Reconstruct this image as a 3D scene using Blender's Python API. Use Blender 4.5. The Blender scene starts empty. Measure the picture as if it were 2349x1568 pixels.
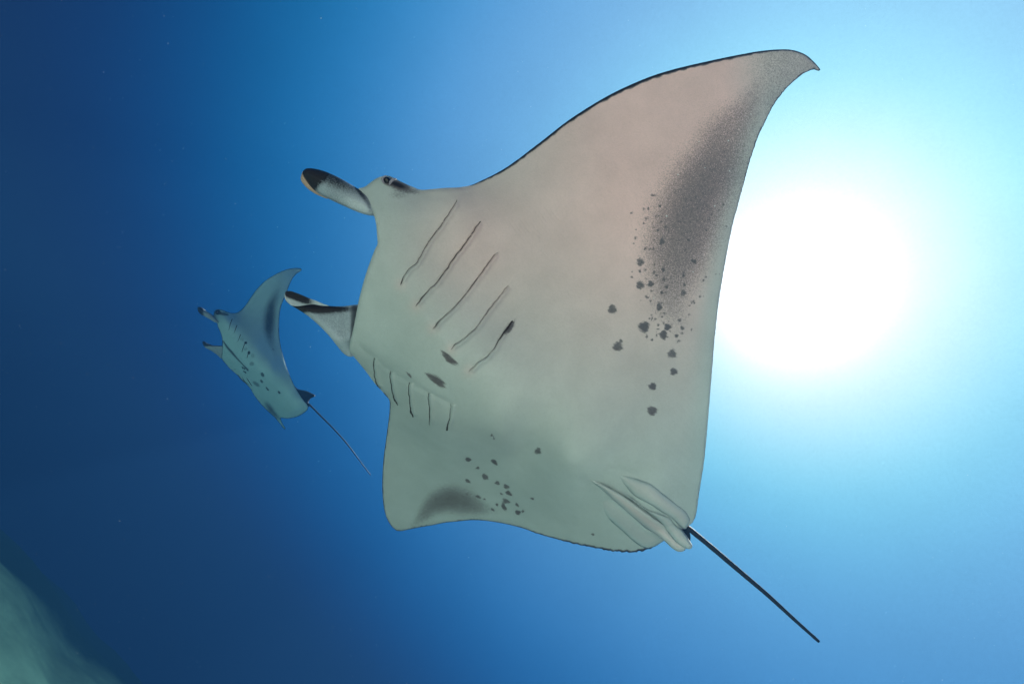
import bpy, math, random
import numpy as np
from mathutils import Vector, Matrix
from mathutils.geometry import delaunay_2d_cdt

rng = np.random.default_rng(7)
random.seed(7)
scene = bpy.context.scene

# ------------------------------------------------------------------ camera
UPC = np.array([.643, .538, -.545]); UPC /= np.linalg.norm(UPC)          # world up seen from the tilted camera
SUNC = np.array([.498, .088, -1.0]); SUNC /= np.linalg.norm(SUNC)        # sun seen from the camera
VC = np.array([0, 0, -1.0])
YC = VC - (VC @ UPC) * UPC; YC /= np.linalg.norm(YC)
XC = np.cross(YC, UPC)
R3 = np.array([XC, YC, UPC])                                             # camera frame -> world frame
SUNW = R3 @ SUNC
cam_data = bpy.data.cameras.new('camera'); cam = bpy.data.objects.new('camera', cam_data)
scene.collection.objects.link(cam); scene.camera = cam
cam_data.sensor_width = 36; cam_data.lens = 20; cam_data.clip_start = .05; cam_data.clip_end = 600
cam.matrix_world = Matrix([list(R3[i]) + [0] for i in range(3)] + [[0, 0, 0, 1]])
FP = 20 / 36 * 2349                                                      # focal length in units of the traced outlines

# ------------------------------------------------------------------ water light (world), sun, exposure
def lin(c):
    return [(v / 255 / 12.92) if v / 255 < .04045 else ((v / 255 + .055) / 1.055) ** 2.4 for v in c]
world = bpy.data.worlds.new('World'); scene.world = world; world.use_nodes = True
wn, wl = world.node_tree.nodes, world.node_tree.links
wn.clear()
w_out = wn.new('ShaderNodeOutputWorld'); w_bg = wn.new('ShaderNodeBackground')
w_tc = wn.new('ShaderNodeTexCoord')
w_dot = wn.new('ShaderNodeVectorMath'); w_dot.operation = 'DOT_PRODUCT'; w_dot.inputs[1].default_value = SUNW.tolist()
w_ac = wn.new('ShaderNodeMath'); w_ac.operation = 'ARCCOSINE'; w_ac.use_clamp = False
w_cl = wn.new('ShaderNodeClamp'); w_cl.inputs['Min'].default_value = -.99999; w_cl.inputs['Max'].default_value = .99999
w_dv = wn.new('ShaderNodeMath'); w_dv.operation = 'DIVIDE'; w_dv.inputs[1].default_value = 2.0
w_rp = wn.new('ShaderNodeValToRGB'); w_rp.color_ramp.interpolation = 'B_SPLINE'
# angle from the sun (radians) -> radiance of the water light
GLOW = [(0, (2.4, 2.6, 2.7)), (.08, (1.35, 1.7, 1.85)), (.14, (.78, 1.10, 1.24)), (.2, (.56, 1.0, 1.16)), (.26, (.38, .88, 1.10)), (.32, (.26, .75, 1.02)),
        (.40, (.20, .59, .92)), (.48, (.17, .485, .84)), (.55, (.142, .43, .79)), (.62, (.118, .39, .76)), (.70, (.070, .325, .68)),
        (.79, (.028, .25, .575)), (.88, (.009, .185, .45)), (.98, (.0025, .106, .31)), (1.10, (.0035, .045, .18)), (1.25, (.008, .017, .10))]
cr = w_rp.color_ramp
while len(cr.elements) < len(GLOW): cr.elements.new(.5)
for el, (a, c) in zip(cr.elements, GLOW):
    el.position = a / 2.0; el.color = (*[v / 4 for v in c], 1)
wl.new(w_tc.outputs['Generated'], w_dot.inputs[0]); wl.new(w_dot.outputs['Value'], w_cl.inputs['Value'])
wl.new(w_cl.outputs[0], w_ac.inputs[0]); wl.new(w_ac.outputs[0], w_dv.inputs[0]); wl.new(w_dv.outputs[0], w_rp.inputs[0])
# drifting murk: the water is never quite even
w_mu = wn.new('ShaderNodeMix'); w_mu.data_type = 'RGBA'; w_mu.blend_type = 'MULTIPLY'; w_mu.inputs[0].default_value = 1
w_sum = None
for sc_, dt_, am_ in ((3.2, 4, .22), (14, 3, .06), (230, 1, .10)):
    n_ = wn.new('ShaderNodeTexNoise'); n_.inputs['Scale'].default_value = sc_; n_.inputs['Detail'].default_value = dt_
    wl.new(w_tc.outputs['Generated'], n_.inputs['Vector'])
    m_ = wn.new('ShaderNodeMath'); m_.operation = 'MULTIPLY_ADD'; m_.inputs[1].default_value = am_
    wl.new(n_.outputs['Fac'], m_.inputs[0])
    if w_sum is None: m_.inputs[2].default_value = 1 - .19
    else: wl.new(w_sum, m_.inputs[2])
    w_sum = m_.outputs[0]
w_cc = wn.new('ShaderNodeCombineColor')
# the light field is brighter and paler towards the surface
w_el = wn.new('ShaderNodeSeparateXYZ'); wl.new(w_tc.outputs['Generated'], w_el.inputs[0])
w_ec = wn.new('ShaderNodeClamp'); wl.new(w_el.outputs['Z'], w_ec.inputs['Value'])
for i, k_ in enumerate((1.5, .7, .4)):
    p_ = wn.new('ShaderNodeMath'); p_.operation = 'POWER'; p_.inputs[0].default_value = math.exp(k_); wl.new(w_ec.outputs[0], p_.inputs[1])
    q_ = wn.new('ShaderNodeMath'); q_.operation = 'MULTIPLY'; wl.new(p_.outputs[0], q_.inputs[0]); wl.new(w_sum, q_.inputs[1])
    r_ = wn.new('ShaderNodeMath'); r_.operation = 'MULTIPLY'; r_.inputs[1].default_value = math.exp(-.5 * k_); wl.new(q_.outputs[0], r_.inputs[0])
    wl.new(r_.outputs[0], w_cc.inputs[i])
wl.new(w_rp.outputs[0], w_mu.inputs[6]); wl.new(w_cc.outputs[0], w_mu.inputs[7]); wl.new(w_mu.outputs[2], w_bg.inputs[0]); w_bg.inputs['Strength'].default_value = 4.0 / 3.73
wl.new(w_bg.outputs[0], w_out.inputs[0])
world.cycles.sampling_method = 'MANUAL'; world.cycles.sample_map_resolution = 512

sun_data = bpy.data.lights.new('sun', 'SUN'); sun = bpy.data.objects.new('sun', sun_data)
scene.collection.objects.link(sun)
sun_data.energy = 5.0; sun_data.angle = math.radians(3); sun_data.color = (1, .87, .68)
sun.rotation_euler = Vector(SUNW.tolist()).to_track_quat('Z', 'Y').to_euler(); sun.location = (0, 0, 30)

scene.view_settings.view_transform = 'Standard'; scene.view_settings.look = 'None'
scene.view_settings.exposure = 1.9; scene.view_settings.gamma = 1
scene.render.engine = 'CYCLES'
scene.cycles.use_denoising = True
scene.cycles.max_bounces = 8; scene.cycles.diffuse_bounces = 4; scene.cycles.volume_bounces = 1
scene.cycles.caustics_reflective = False; scene.cycles.caustics_refractive = False

# ------------------------------------------------------------------ helpers
def w2(x, y, d):
    """picture position (arrays) and depth in metres -> world points"""
    x, y, d = np.broadcast_arrays(np.asarray(x, float), np.asarray(y, float), np.asarray(d, float))
    p = np.stack([(x - 1174.5) / FP * d, (784 - y) / FP * d, -d], -1)
    return p @ R3.T
def zm(pts, sx, sy, k):
    return [(sx + a * k, sy + b * k) for a, b in pts]
def catmull(pts, step, closed=True):
    P = np.array(pts, float); n = len(P); out = []
    rngk = range(n) if closed else range(n - 1)
    for i in rngk:
        if closed: p0, p1, p2, p3 = P[(i - 1) % n], P[i], P[(i + 1) % n], P[(i + 2) % n]
        else: p0, p1, p2, p3 = P[max(i - 1, 0)], P[i], P[i + 1], P[min(i + 2, n - 1)]
        t1 = max(np.linalg.norm(p1 - p0), 1e-3) ** .5; t2 = np.linalg.norm(p2 - p1) ** .5; t3 = max(np.linalg.norm(p3 - p2), 1e-3) ** .5
        m1 = t2 * ((p1 - p0) / t1 - (p2 - p0) / (t1 + t2) + (p2 - p1) / t2) if (p1 != p0).any() else (p2 - p1)
        m2 = t2 * ((p2 - p1) / t2 - (p3 - p1) / (t2 + t3) + (p3 - p2) / t3) if (p3 != p2).any() else (p2 - p1)
        m = max(1, int(round(np.linalg.norm(p2 - p1) / step)))
        for k in range(m):
            t = k / m; a, b = t * t * t, t * t
            out.append((2 * a - 3 * b + 1) * p1 + (a - 2 * b + t) * m1 + (-2 * a + 3 * b) * p2 + (a - b) * m2)
    if not closed: out.append(P[-1])
    return np.array(out)
def segdist(Q, A, B):
    """distance from points Q to polyline segments A->B, with the parameter of the nearest"""
    best = np.full(len(Q), 1e9); bi = np.zeros(len(Q)); side = np.zeros(len(Q))
    d = B - A; L2 = (d ** 2).sum(1) + 1e-9
    for s in range(0, len(Q), 3000):
        q = Q[s:s + 3000]
        t = np.clip(((q[:, None] - A[None]) * d[None]).sum(2) / L2, 0, 1)
        v = q[:, None] - (A[None] + t[..., None] * d[None])
        dist = np.sqrt((v ** 2).sum(2)); k = dist.argmin(1); r = np.arange(len(q))
        best[s:s + 3000] = dist[r, k]; bi[s:s + 3000] = (k + t[r, k]) / len(A)
        side[s:s + 3000] = np.sign(d[k, 0] * v[r, k, 1] - d[k, 1] * v[r, k, 0])
    return best, bi, side
def inside(Q, P):
    c = np.zeros(len(Q), bool); x, y = Q[:, 0], Q[:, 1]
    for i in range(len(P)):
        x1, y1 = P[i - 1]; x2, y2 = P[i]
        if y1 == y2: continue
        m = ((y1 > y) != (y2 > y)) & (x < (x2 - x1) * (y - y1) / (y2 - y1) + x1)
        c ^= m
    return c
def rbf(ctrl):
    C = np.array(ctrl, float); X = C[:, :2] / 500; n = len(X)
    def ker(r2): return np.where(r2 > 1e-12, r2 * np.log(np.maximum(r2, 1e-12)), 0)
    K = ker(((X[:, None] - X[None]) ** 2).sum(2)) + np.eye(n) * 2e-3
    M = np.zeros((n + 3, n + 3)); M[:n, :n] = K; M[:n, n] = 1; M[:n, n + 1:] = X; M[n, :n] = 1; M[n + 1:, :n] = X.T
    w = np.linalg.solve(M, np.concatenate([C[:, 2], [0, 0, 0]]))
    def f(x, y):
        q = np.stack(np.broadcast_arrays(np.asarray(x, float), np.asarray(y, float)), -1).reshape(-1, 2) / 500
        o = np.concatenate([ker(((s[:, None] - X[None]) ** 2).sum(2)) @ w[:n] for s in np.array_split(q, max(1, len(q) // 5000))])
        return (o + w[n] + q @ w[n + 1:]).reshape(np.broadcast(x, y).shape)
    return f
def smooth(a, b, x):
    t = np.clip((x - a) / (b - a), 0, 1); return t * t * (3 - 2 * t)

def tag(o, label=None, cat=None, group=None, kind=None):
    for k, v in (('label', label), ('category', cat), ('group', group), ('kind', kind)):
        if v: o[k] = v
def link(name, verts, faces, mat, parent=None, attrs=None):
    me = bpy.data.meshes.new(name)
    v = np.asarray(verts, float)
    if parent is not None: v = v - np.array(BASE[parent.name])
    me.from_pydata(v.tolist(), [], faces)
    me.polygons.foreach_set('use_smooth', [True] * len(me.polygons))
    for k, a in (attrs or {}).items():
        at = me.attributes.new(k, 'FLOAT', 'POINT'); at.data.foreach_set('value', np.asarray(a, np.float32))
    me.update()
    me.materials.append(mat)
    o = bpy.data.objects.new(name, me); scene.collection.objects.link(o)
    if parent is not None: o.parent = parent; BASE[name_of(o)] = BASE[name_of(parent)]
    return o
BASE = {}
def name_of(o): return o.name
def empty(name, loc):
    o = bpy.data.objects.new(name, None); scene.collection.objects.link(o); o.location = loc
    BASE[o.name] = [float(a) for a in loc]; o.empty_display_size = .2
    return o

def patch(name, outline, front, back, mat, parent, spacing=4.0, step=4.0, attrs=None, jag=None, dense=None, raw=False):
    """a closed body from an outline: front(x, y, de) and back(x, y, de) give depths, de = distance to the rim"""
    O = catmull(outline, step) if not raw else np.array(outline, float)
    if jag is not None: O = jag(O)
    lo, hi = O.min(0), O.max(0)
    gx, gy = np.meshgrid(np.arange(lo[0], hi[0], spacing), np.arange(lo[1], hi[1], spacing * .866))
    gx = gx + (np.arange(gx.shape[0]) % 2)[:, None] * spacing * .5
    Q = np.stack([gx.ravel(), gy.ravel()], 1); Q += rng.uniform(-.12, .12, Q.shape) * spacing
    A, B = O, np.roll(O, -1, 0)
    Q = Q[inside(Q, O)]
    de, _, _ = segdist(Q, A, B); Q = Q[de > spacing * .45]
    if dense is not None:
        D = dense; D = D[inside(D, O)]; dd, _, _ = segdist(D, A, B); D = D[dd > 2]
        # thin the grid under the denser points
        key = set(map(tuple, np.round(D / spacing).astype(int).tolist()))
        Q = Q[[tuple(k) not in key for k in np.round(Q / spacing).astype(int).tolist()]]
        Q = np.concatenate([Q, D])
    n = len(O)
    P = np.concatenate([O, Q])
    vs, _, fs, orig, _, _ = delaunay_2d_cdt([Vector(p) for p in P.tolist()], [], [list(range(n))], 1, 1e-4)
    V = np.array([(v.x, v.y) for v in vs])
    de, ti, _ = segdist(V, A, B)
    rim = de < 1e-3
    F = np.array([list(f) for f in fs if len(f) == 3])
    x, y = V[:, 0], V[:, 1]
    dz_f = front(x, y, de); dz_b = np.maximum(back(x, y, de), dz_f + .0015)
    dz_f = np.where(rim, dz_f + .08 * (dz_b - dz_f), dz_f)
    vf = w2(x, y, dz_f)
    bidx = np.full(len(V), -1); inner = np.where(~rim)[0]; bidx[inner] = len(V) + np.arange(len(inner)); bidx[rim] = np.where(rim)[0]
    vb = w2(x[inner], y[inner], dz_b[inner])
    verts = np.concatenate([vf, vb])
    # orient: front faces look at the viewer
    a, b, c = V[F[:, 0]], V[F[:, 1]], V[F[:, 2]]
    cr_ = (b[:, 0] - a[:, 0]) * (c[:, 1] - a[:, 1]) - (b[:, 1] - a[:, 1]) * (c[:, 0] - a[:, 0])
    Ff = F.copy(); Ff[cr_ > 0] = Ff[cr_ > 0][:, ::-1]
    Fb = bidx[Ff[:, ::-1]]
    faces = Ff.tolist() + [f for f in Fb.tolist() if len(set(f)) == 3 and not all(rim[k] if k < len(V) else False for k in f)]
    at = {}
    if attrs:
        at_f = attrs(x, y, de, ti)
        for k, a_ in at_f.items():
            a_ = np.broadcast_to(a_, x.shape).astype(float)
            if k == 'pigment': ab = np.ones(len(inner))
            else: ab = np.zeros(len(inner))
            at[k] = np.concatenate([a_, ab])
    o = link(name, verts, faces, mat, parent, at)
    if name == 'body':                        # crisp hem: the pale side does not borrow the dark side's shading
        rimset = set(np.where(rim)[0].tolist()); me = o.data
        sh = me.attributes.new('sharp_edge', 'BOOLEAN', 'EDGE')
        sh.data.foreach_set('value', [e.vertices[0] in rimset and e.vertices[1] in rimset for e in me.edges])
    return o

def strip(name, line, widths, depth_of, lift, mat, parent, thick=.004):
    """a tapered sliver lying along a line on the skin"""
    L = np.array(line, float); W = np.array(widths, float)
    t = np.gradient(L, axis=0); t /= np.linalg.norm(t, axis=1)[:, None] + 1e-9
    nrm = np.stack([-t[:, 1], t[:, 0]], 1)
    rows = []
    for o_, dd in ((-1, 0), (-.5, -1), (.5, -1), (1, 0), (0, 1)):
        p = L + nrm * (W * o_ * .5)[:, None]
        rows.append(w2(p[:, 0], p[:, 1], depth_of(p[:, 0], p[:, 1]) - lift + dd * thick * .35))
    k = len(rows); n = len(L)
    v = np.stack(rows, 1).reshape(-1, 3)
    f = []
    for i in range(n - 1):
        for j in range(k):
            a, b = i * k + j, i * k + (j + 1) % k
            f.append([a, b, b + k, a + k])
    f.append(list(range(k))[::-1]); f.append([(n - 1) * k + j for j in range(k)])
    return link(name, v, f, mat, parent)

def tube(name, pts, radii, mat, parent=None, seg=10, flat=1.0):
    P = np.array(pts, float); n = len(P)
    T = np.gradient(P, axis=0); T /= np.linalg.norm(T, axis=1)[:, None]
    ref = np.array([.3, .2, .93]); A = np.cross(T, ref); A /= np.linalg.norm(A, axis=1)[:, None]; B = np.cross(T, A)
    th = np.linspace(0, 2 * np.pi, seg, endpoint=False)
    v = (P[:, None] + np.array(radii)[:, None, None] * (np.cos(th)[None, :, None] * A[:, None] + flat * np.sin(th)[None, :, None] * B[:, None])).reshape(-1, 3)
    f = [[i * seg + j, i * seg + (j + 1) % seg, (i + 1) * seg + (j + 1) % seg, (i + 1) * seg + j] for i in range(n - 1) for j in range(seg)]
    f.append(list(range(seg))[::-1]); f.append([(n - 1) * seg + j for j in range(seg)])
    return link(name, v, f, mat, parent)

# ------------------------------------------------------------------ materials
def nmat(name):
    m = bpy.data.materials.new(name); m.use_nodes = True
    nt = m.node_tree; return m, nt.nodes, nt.links, nt.nodes['Principled BSDF']
def mix(nd, lk, fac, a, b, blend='MIX'):
    n = nd.new('ShaderNodeMix'); n.data_type = 'RGBA'; n.blend_type = blend
    for s, v in ((0, fac), (6, a), (7, b)):
        if hasattr(v, 'is_linked') or hasattr(v, 'links'): lk.new(v, n.inputs[s])
        else: n.inputs[s].default_value = v if s == 0 else (*v, 1)
    return n.outputs[2]
def math_(nd, lk, op, a, b=None, clamp=False, c=None):
    n = nd.new('ShaderNodeMath'); n.operation = op; n.use_clamp = clamp
    for i, v in enumerate((a, b, c)):
        if v is None: continue
        if hasattr(v, 'links'): lk.new(v, n.inputs[i])
        else: n.inputs[i].default_value = v
    return n.outputs[0]
def noise(nd, lk, co, scale, detail=3, rough=.6):
    n = nd.new('ShaderNodeTexNoise'); n.inputs['Scale'].default_value = scale; n.inputs['Detail'].default_value = detail
    n.inputs['Roughness'].default_value = rough; lk.new(co, n.inputs['Vector']); return n.outputs['Fac']
def attr(nd, name):
    n = nd.new('ShaderNodeAttribute'); n.attribute_name = name; return n.outputs['Fac']

def skin(name, pale, skin_light_tint, fine=210., mottle=.075, dark=(.035, .032, .042), soft=.34, bump=.28):
    m, nd, lk, bs = nmat(name)
    tc = nd.new('ShaderNodeTexCoord').outputs['Object']
    n1 = noise(nd, lk, tc, fine, 2, .75); n2 = noise(nd, lk, tc, fine * .55, 3, .7); n3 = noise(nd, lk, tc, 7, 4, .6); n4 = noise(nd, lk, tc, 2.3, 3, .5)
    base = mix(nd, lk, attr(nd, 'skin_light_tint'), pale, skin_light_tint)
    g = math_(nd, lk, 'MULTIPLY_ADD', math_(nd, lk, 'SUBTRACT', n3, .5), mottle * 3.2, False, 1.0)
    g2 = math_(nd, lk, 'MULTIPLY_ADD', math_(nd, lk, 'SUBTRACT', n4, .5), mottle * 3.5, False, 1.0)
    g = math_(nd, lk, 'MULTIPLY', g, g2)
    g3 = math_(nd, lk, 'MULTIPLY_ADD', math_(nd, lk, 'SUBTRACT', n2, .5), .22, False, 1.0)
    g = math_(nd, lk, 'MULTIPLY', g, g3)
    cg = nd.new('ShaderNodeCombineColor')
    for i in range(3): lk.new(g, cg.inputs[i])
    base = mix(nd, lk, 1.0, base, cg.outputs[0], 'MULTIPLY')
    # tiny freckles everywhere
    vo = nd.new('ShaderNodeTexVoronoi'); vo.inputs['Scale'].default_value = 45; lk.new(tc, vo.inputs['Vector'])
    fr = math_(nd, lk, 'LESS_THAN', vo.outputs['Distance'], .075)
    sep = nd.new('ShaderNodeSeparateColor'); lk.new(vo.outputs['Color'], sep.inputs[0])
    fr = math_(nd, lk, 'MULTIPLY', fr, math_(nd, lk, 'GREATER_THAN', sep.outputs[0], .82))
    base = mix(nd, lk, math_(nd, lk, 'MULTIPLY', fr, .35), base, (.2, .18, .17))
    # pigment: density against grain, so that its border breaks into specks
    grain = math_(nd, lk, 'MULTIPLY_ADD', n2, .55, False, math_(nd, lk, 'MULTIPLY', n1, .45))
    grain = math_(nd, lk, 'MULTIPLY_ADD', math_(nd, lk, 'SUBTRACT', grain, .5), 2.6, False, .5)
    pg0 = attr(nd, 'pigment')
    md = math_(nd, lk, 'MULTIPLY', math_(nd, lk, 'MULTIPLY', pg0, math_(nd, lk, 'SUBTRACT', 1.15, pg0)), 4.0, True)
    pg = math_(nd, lk, 'MAXIMUM', math_(nd, lk, 'MULTIPLY_ADD', math_(nd, lk, 'MULTIPLY', md, math_(nd, lk, 'SUBTRACT', n2, .5)), 1.1, False, pg0), 0.)
    k = math_(nd, lk, 'SUBTRACT', pg, grain)
    k = math_(nd, lk, 'MULTIPLY_ADD', k, 1 / soft, True, .42)
    k = math_(nd, lk, 'MULTIPLY', k, math_(nd, lk, 'MULTIPLY_ADD', pg, .75, True, .30))
    k = math_(nd, lk, 'MULTIPLY', k, math_(nd, lk, 'MULTIPLY', pg, 12., True))
    dk = mix(nd, lk, math_(nd, lk, 'MULTIPLY', math_(nd, lk, 'SUBTRACT', pg0, 1.0), 5.0, True), dark, (.025, .022, .026))
    col = mix(nd, lk, k, base, dk)
    v2 = nd.new('ShaderNodeTexVoronoi'); v2.inputs['Scale'].default_value = 38; lk.new(tc, v2.inputs['Vector'])      # glints of lit drifting particles, painted onto the skin as pale flecks
    s2 = nd.new('ShaderNodeSeparateColor'); lk.new(v2.outputs['Color'], s2.inputs[0])
    fk = math_(nd, lk, 'MULTIPLY', math_(nd, lk, 'LESS_THAN', v2.outputs['Distance'], math_(nd, lk, 'MULTIPLY', s2.outputs[1], .16)), math_(nd, lk, 'GREATER_THAN', s2.outputs[0], .72))
    fk = math_(nd, lk, 'MULTIPLY', fk, math_(nd, lk, 'MULTIPLY_ADD', pg0, 1.6, True, -.2))
    fk = math_(nd, lk, 'MULTIPLY', fk, math_(nd, lk, 'LESS_THAN', pg0, .79))
    col = mix(nd, lk, math_(nd, lk, 'MULTIPLY', fk, .8), col, (.78, .80, .80))
    lk.new(col, bs.inputs['Base Color'])
    bs.inputs['Roughness'].default_value = .55; bs.inputs['Specular IOR Level'].default_value = .22
    bp = nd.new('ShaderNodeBump'); bp.inputs['Strength'].default_value = bump; bp.inputs['Distance'].default_value = .004
    lk.new(math_(nd, lk, 'MULTIPLY_ADD', n3, 2.0, False, n2), bp.inputs['Height']); lk.new(bp.outputs[0], bs.inputs['Normal'])
    return m
def plain(name, col, rough=.5, var=.3, scale=60, spec=.25, col2=None):
    m, nd, lk, bs = nmat(name)
    tc = nd.new('ShaderNodeTexCoord').outputs['Object']
    n = noise(nd, lk, tc, scale, 4)
    c2 = col2 or tuple(v * (1 - var) for v in col)
    lk.new(mix(nd, lk, n, col, c2), bs.inputs['Base Color'])
    bs.inputs['Roughness'].default_value = rough; bs.inputs['Specular IOR Level'].default_value = spec
    return m
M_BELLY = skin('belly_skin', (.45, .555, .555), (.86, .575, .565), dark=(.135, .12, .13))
M_FIN = skin('fin_skin', (.45, .52, .60), (.72, .76, .80), fine=170, mottle=.14, soft=.85, dark=(.010, .010, .017))
M_PELVIC = skin('pelvic_skin', (.44, .545, .555), (.74, .58, .58), mottle=.10)
M_SLIT = plain('gill_slit_dark', (.034, .020, .019), .6)
M_EYE = plain('eye_dark', (.012, .010, .014), .12, spec=.6)
M_LID = plain('eyelid_skin', (.38, .34, .42), .5)
M_TAIL = plain('tail_skin', (.022, .024, .028), .5, .5, 90, .15, col2=(.006, .007, .010))
M_LINING = plain('fin_lining', (.60, .42, .33), .5, .3, 25)
M_DARK = plain('dorsal_skin', (.018, .021, .028), .6, spec=.1)

# ------------------------------------------------------------------ sea bed
def sand_height(x, y):
    r = np.sqrt(x * x + y * y)
    h = -3.0 - np.where(r > 13, .006 * np.minimum(r - 13, 30) ** 2 + .36 * np.maximum(r - 43, 0), 0)
    h = np.maximum(h, -22)
    t = np.clip((-y - .6) / 7.5, 0, 1); h = h + 4.4 * t * t * (3 - 2 * t) * np.exp(-(x / 30) ** 2)      # unseen sand bank added behind the camera to bounce sunlight onto the belly
    h = h + smooth(8, 12, r) * (.16 * np.sin(x * .55 + 2 * np.sin(y * .31)) * np.sin(y * .6 + x * .2) + .07 * np.sin(x * 1.9 + y * 1.1 + 2 * np.sin(y * .9)))
    return h + .05 * np.sin(x * 1.3 + .6 * np.sin(y * .7)) + .03 * np.sin(y * 2.1 + x * .5) + .012 * np.sin(7 * (x * .6 + y * .8) + 1.5 * np.sin(x * .9))
rr = np.concatenate([np.linspace(.0, 30, 150), np.geomspace(31, 380, 20)]); aa = np.linspace(0, 2 * np.pi, 241)[:-1]
RR, AA = np.meshgrid(rr, aa, indexing='ij'); gx, gy = RR * np.cos(AA), RR * np.sin(AA)
gv = np.stack([gx, gy, sand_height(gx, gy)], -1).reshape(-1, 3); na = len(aa)
gf = [[i * na + j, (i + 1) * na + j, (i + 1) * na + (j + 1) % na, i * na + (j + 1) % na] for i in range(len(rr) - 1) for j in range(na)]
m, nd, lk, bs = nmat('pale_sand')
tc = nd.new('ShaderNodeTexCoord').outputs['Object']
a_ = noise(nd, lk, tc, .9, 5, .6); b_ = noise(nd, lk, tc, 6, 4, .6)
c_ = mix(nd, lk, math_(nd, lk, 'MULTIPLY_ADD', math_(nd, lk, 'SUBTRACT', a_, .5), 5, True, .5), (.76, .70, .57), (.46, .43, .34))
c_ = mix(nd, lk, b_, c_, (.68, .63, .51))
ln = nd.new('ShaderNodeVectorMath'); ln.operation = 'LENGTH'; lk.new(tc, ln.inputs[0])
n5 = noise(nd, lk, tc, .55, 6, .7)
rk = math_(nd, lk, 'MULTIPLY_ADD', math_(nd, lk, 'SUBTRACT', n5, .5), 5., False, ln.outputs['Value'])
rk = math_(nd, lk, 'MULTIPLY', math_(nd, lk, 'SUBTRACT', rk, 10.5), 1 / 8., True)       # haze fade painted in: the sand darkens to bluish with distance
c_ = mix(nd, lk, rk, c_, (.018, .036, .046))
sx = nd.new('ShaderNodeSeparateXYZ'); lk.new(tc, sx.inputs[0])
k1 = math_(nd, lk, 'MULTIPLY_ADD', math_(nd, lk, 'SUBTRACT', n5, .5), 5., False, sx.outputs['Y'])
k1 = math_(nd, lk, 'MULTIPLY_ADD', k1, .6, True, .5)                                     # unseen seabed darkened here to cut the bounce onto the lower wing
k2 = math_(nd, lk, 'MULTIPLY_ADD', math_(nd, lk, 'SUBTRACT', n5, .5), -6., False, math_(nd, lk, 'SUBTRACT', 10.5, ln.outputs['Value']))
k2 = math_(nd, lk, 'MULTIPLY', k2, .5, True)
c_ = mix(nd, lk, math_(nd, lk, 'MULTIPLY', k1, k2), c_, (.12, .15, .12))
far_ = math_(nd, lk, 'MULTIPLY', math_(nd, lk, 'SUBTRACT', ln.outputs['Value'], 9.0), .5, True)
c_ = mix(nd, lk, far_, c_, (.19, .38, .33), 'MULTIPLY')      # teal dimming of light through water, painted onto the far sand
lk.new(c_, bs.inputs['Base Color']); bs.inputs['Roughness'].default_value = 1; bs.inputs['Specular IOR Level'].default_value = 0
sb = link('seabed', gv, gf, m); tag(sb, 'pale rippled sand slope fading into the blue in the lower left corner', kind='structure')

# ------------------------------------------------------------------ haze: the water between
HB = (400, 400, -23, 3.15)
hv = [(sx * HB[0], sy * HB[1], z) for z in (HB[2], HB[3]) for sx, sy in ((-1, -1), (1, -1), (1, 1), (-1, 1))]
hf = [[3, 2, 1, 0], [4, 5, 6, 7], [0, 1, 5, 4], [1, 2, 6, 5], [2, 3, 7, 6], [3, 0, 4, 7]]
m = bpy.data.materials.new('water_haze'); m.use_nodes = True; nd = m.node_tree.nodes; lk = m.node_tree.links; nd.clear()
ho = nd.new('ShaderNodeOutputMaterial'); pv = nd.new('ShaderNodeVolumePrincipled')
pv.inputs['Color'].default_value = (.005, .019, .048, 1); pv.inputs['Absorption Color'].default_value = (.11, .25, .38, 1)
pv.inputs['Density'].default_value = .13; pv.inputs['Anisotropy'].default_value = .3
lk.new(pv.outputs[0], ho.inputs['Volume'])
hz = link('haze', hv, hf, m); tag(hz, 'clear blue sea water fading far things', kind='stuff')
for p in hz.data.polygons: p.use_smooth = False

# ------------------------------------------------------------------ near manta ray
D0 = 2.4
CTRL = [(889,738,.06),(1054,886,.03),(1300,1060,.05),(1500,1170,.12),(1590,1215,.18),
 (865,565,.03),(840,650,.04),(830,690,.07),(815,760,.13),(800,803,.21),(880,640,.015),
 (920,655,-.005),(1000,747,-.035),(1075,848,-.03),
 (1047,460,.08),(1100,510,.07),(1165,655,.045),(1175,740,.035),(980,560,.03),(1050,650,.01),
 (885,405,.14),(840,432,.12),(964,437,.15),(870,480,.06),(900,520,.04),(930,460,.09),
 (1080,425,.17),(1200,357,.16),(1400,217,.12),(1600,146,.08),(1800,114,.10),(1880,160,.16),
 (1300,500,.07),(1500,400,.03),(1700,300,.05),(1400,700,.03),(1600,600,.06),
 (1755,280,.08),(1705,425,.09),(1656,645,.10),(1630,890,.12),(1612,1080,.15),(1590,1194,.18),
 (1450,900,.05),(1450,1080,.09),(1200,800,.0),(1250,950,.03),
 (858,822,.20),(938,878,.17),(1032,925,.13),(1150,1000,.12),
 (866,888,.40),(905,926,.40),(945,955,.36),(985,975,.31),(1027,987,.28),
 (893,920,.46),(885,1000,.72),(878,1100,1.0),(886,1184,1.2),(910,1215,1.25),(1000,1201,1.1),(1080,1192,.95),(1180,1205,.8),(1330,1248,.55),(1450,1265,.42),(1520,1240,.30),
 (1000,1080,.75),(1100,1060,.52),(1200,1030,.25),(1200,1120,.48),(1350,1150,.26),(960,1000,.55),
 (825,834,.30),(838,850,.35)]
fD = rbf(CTRL)

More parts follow.
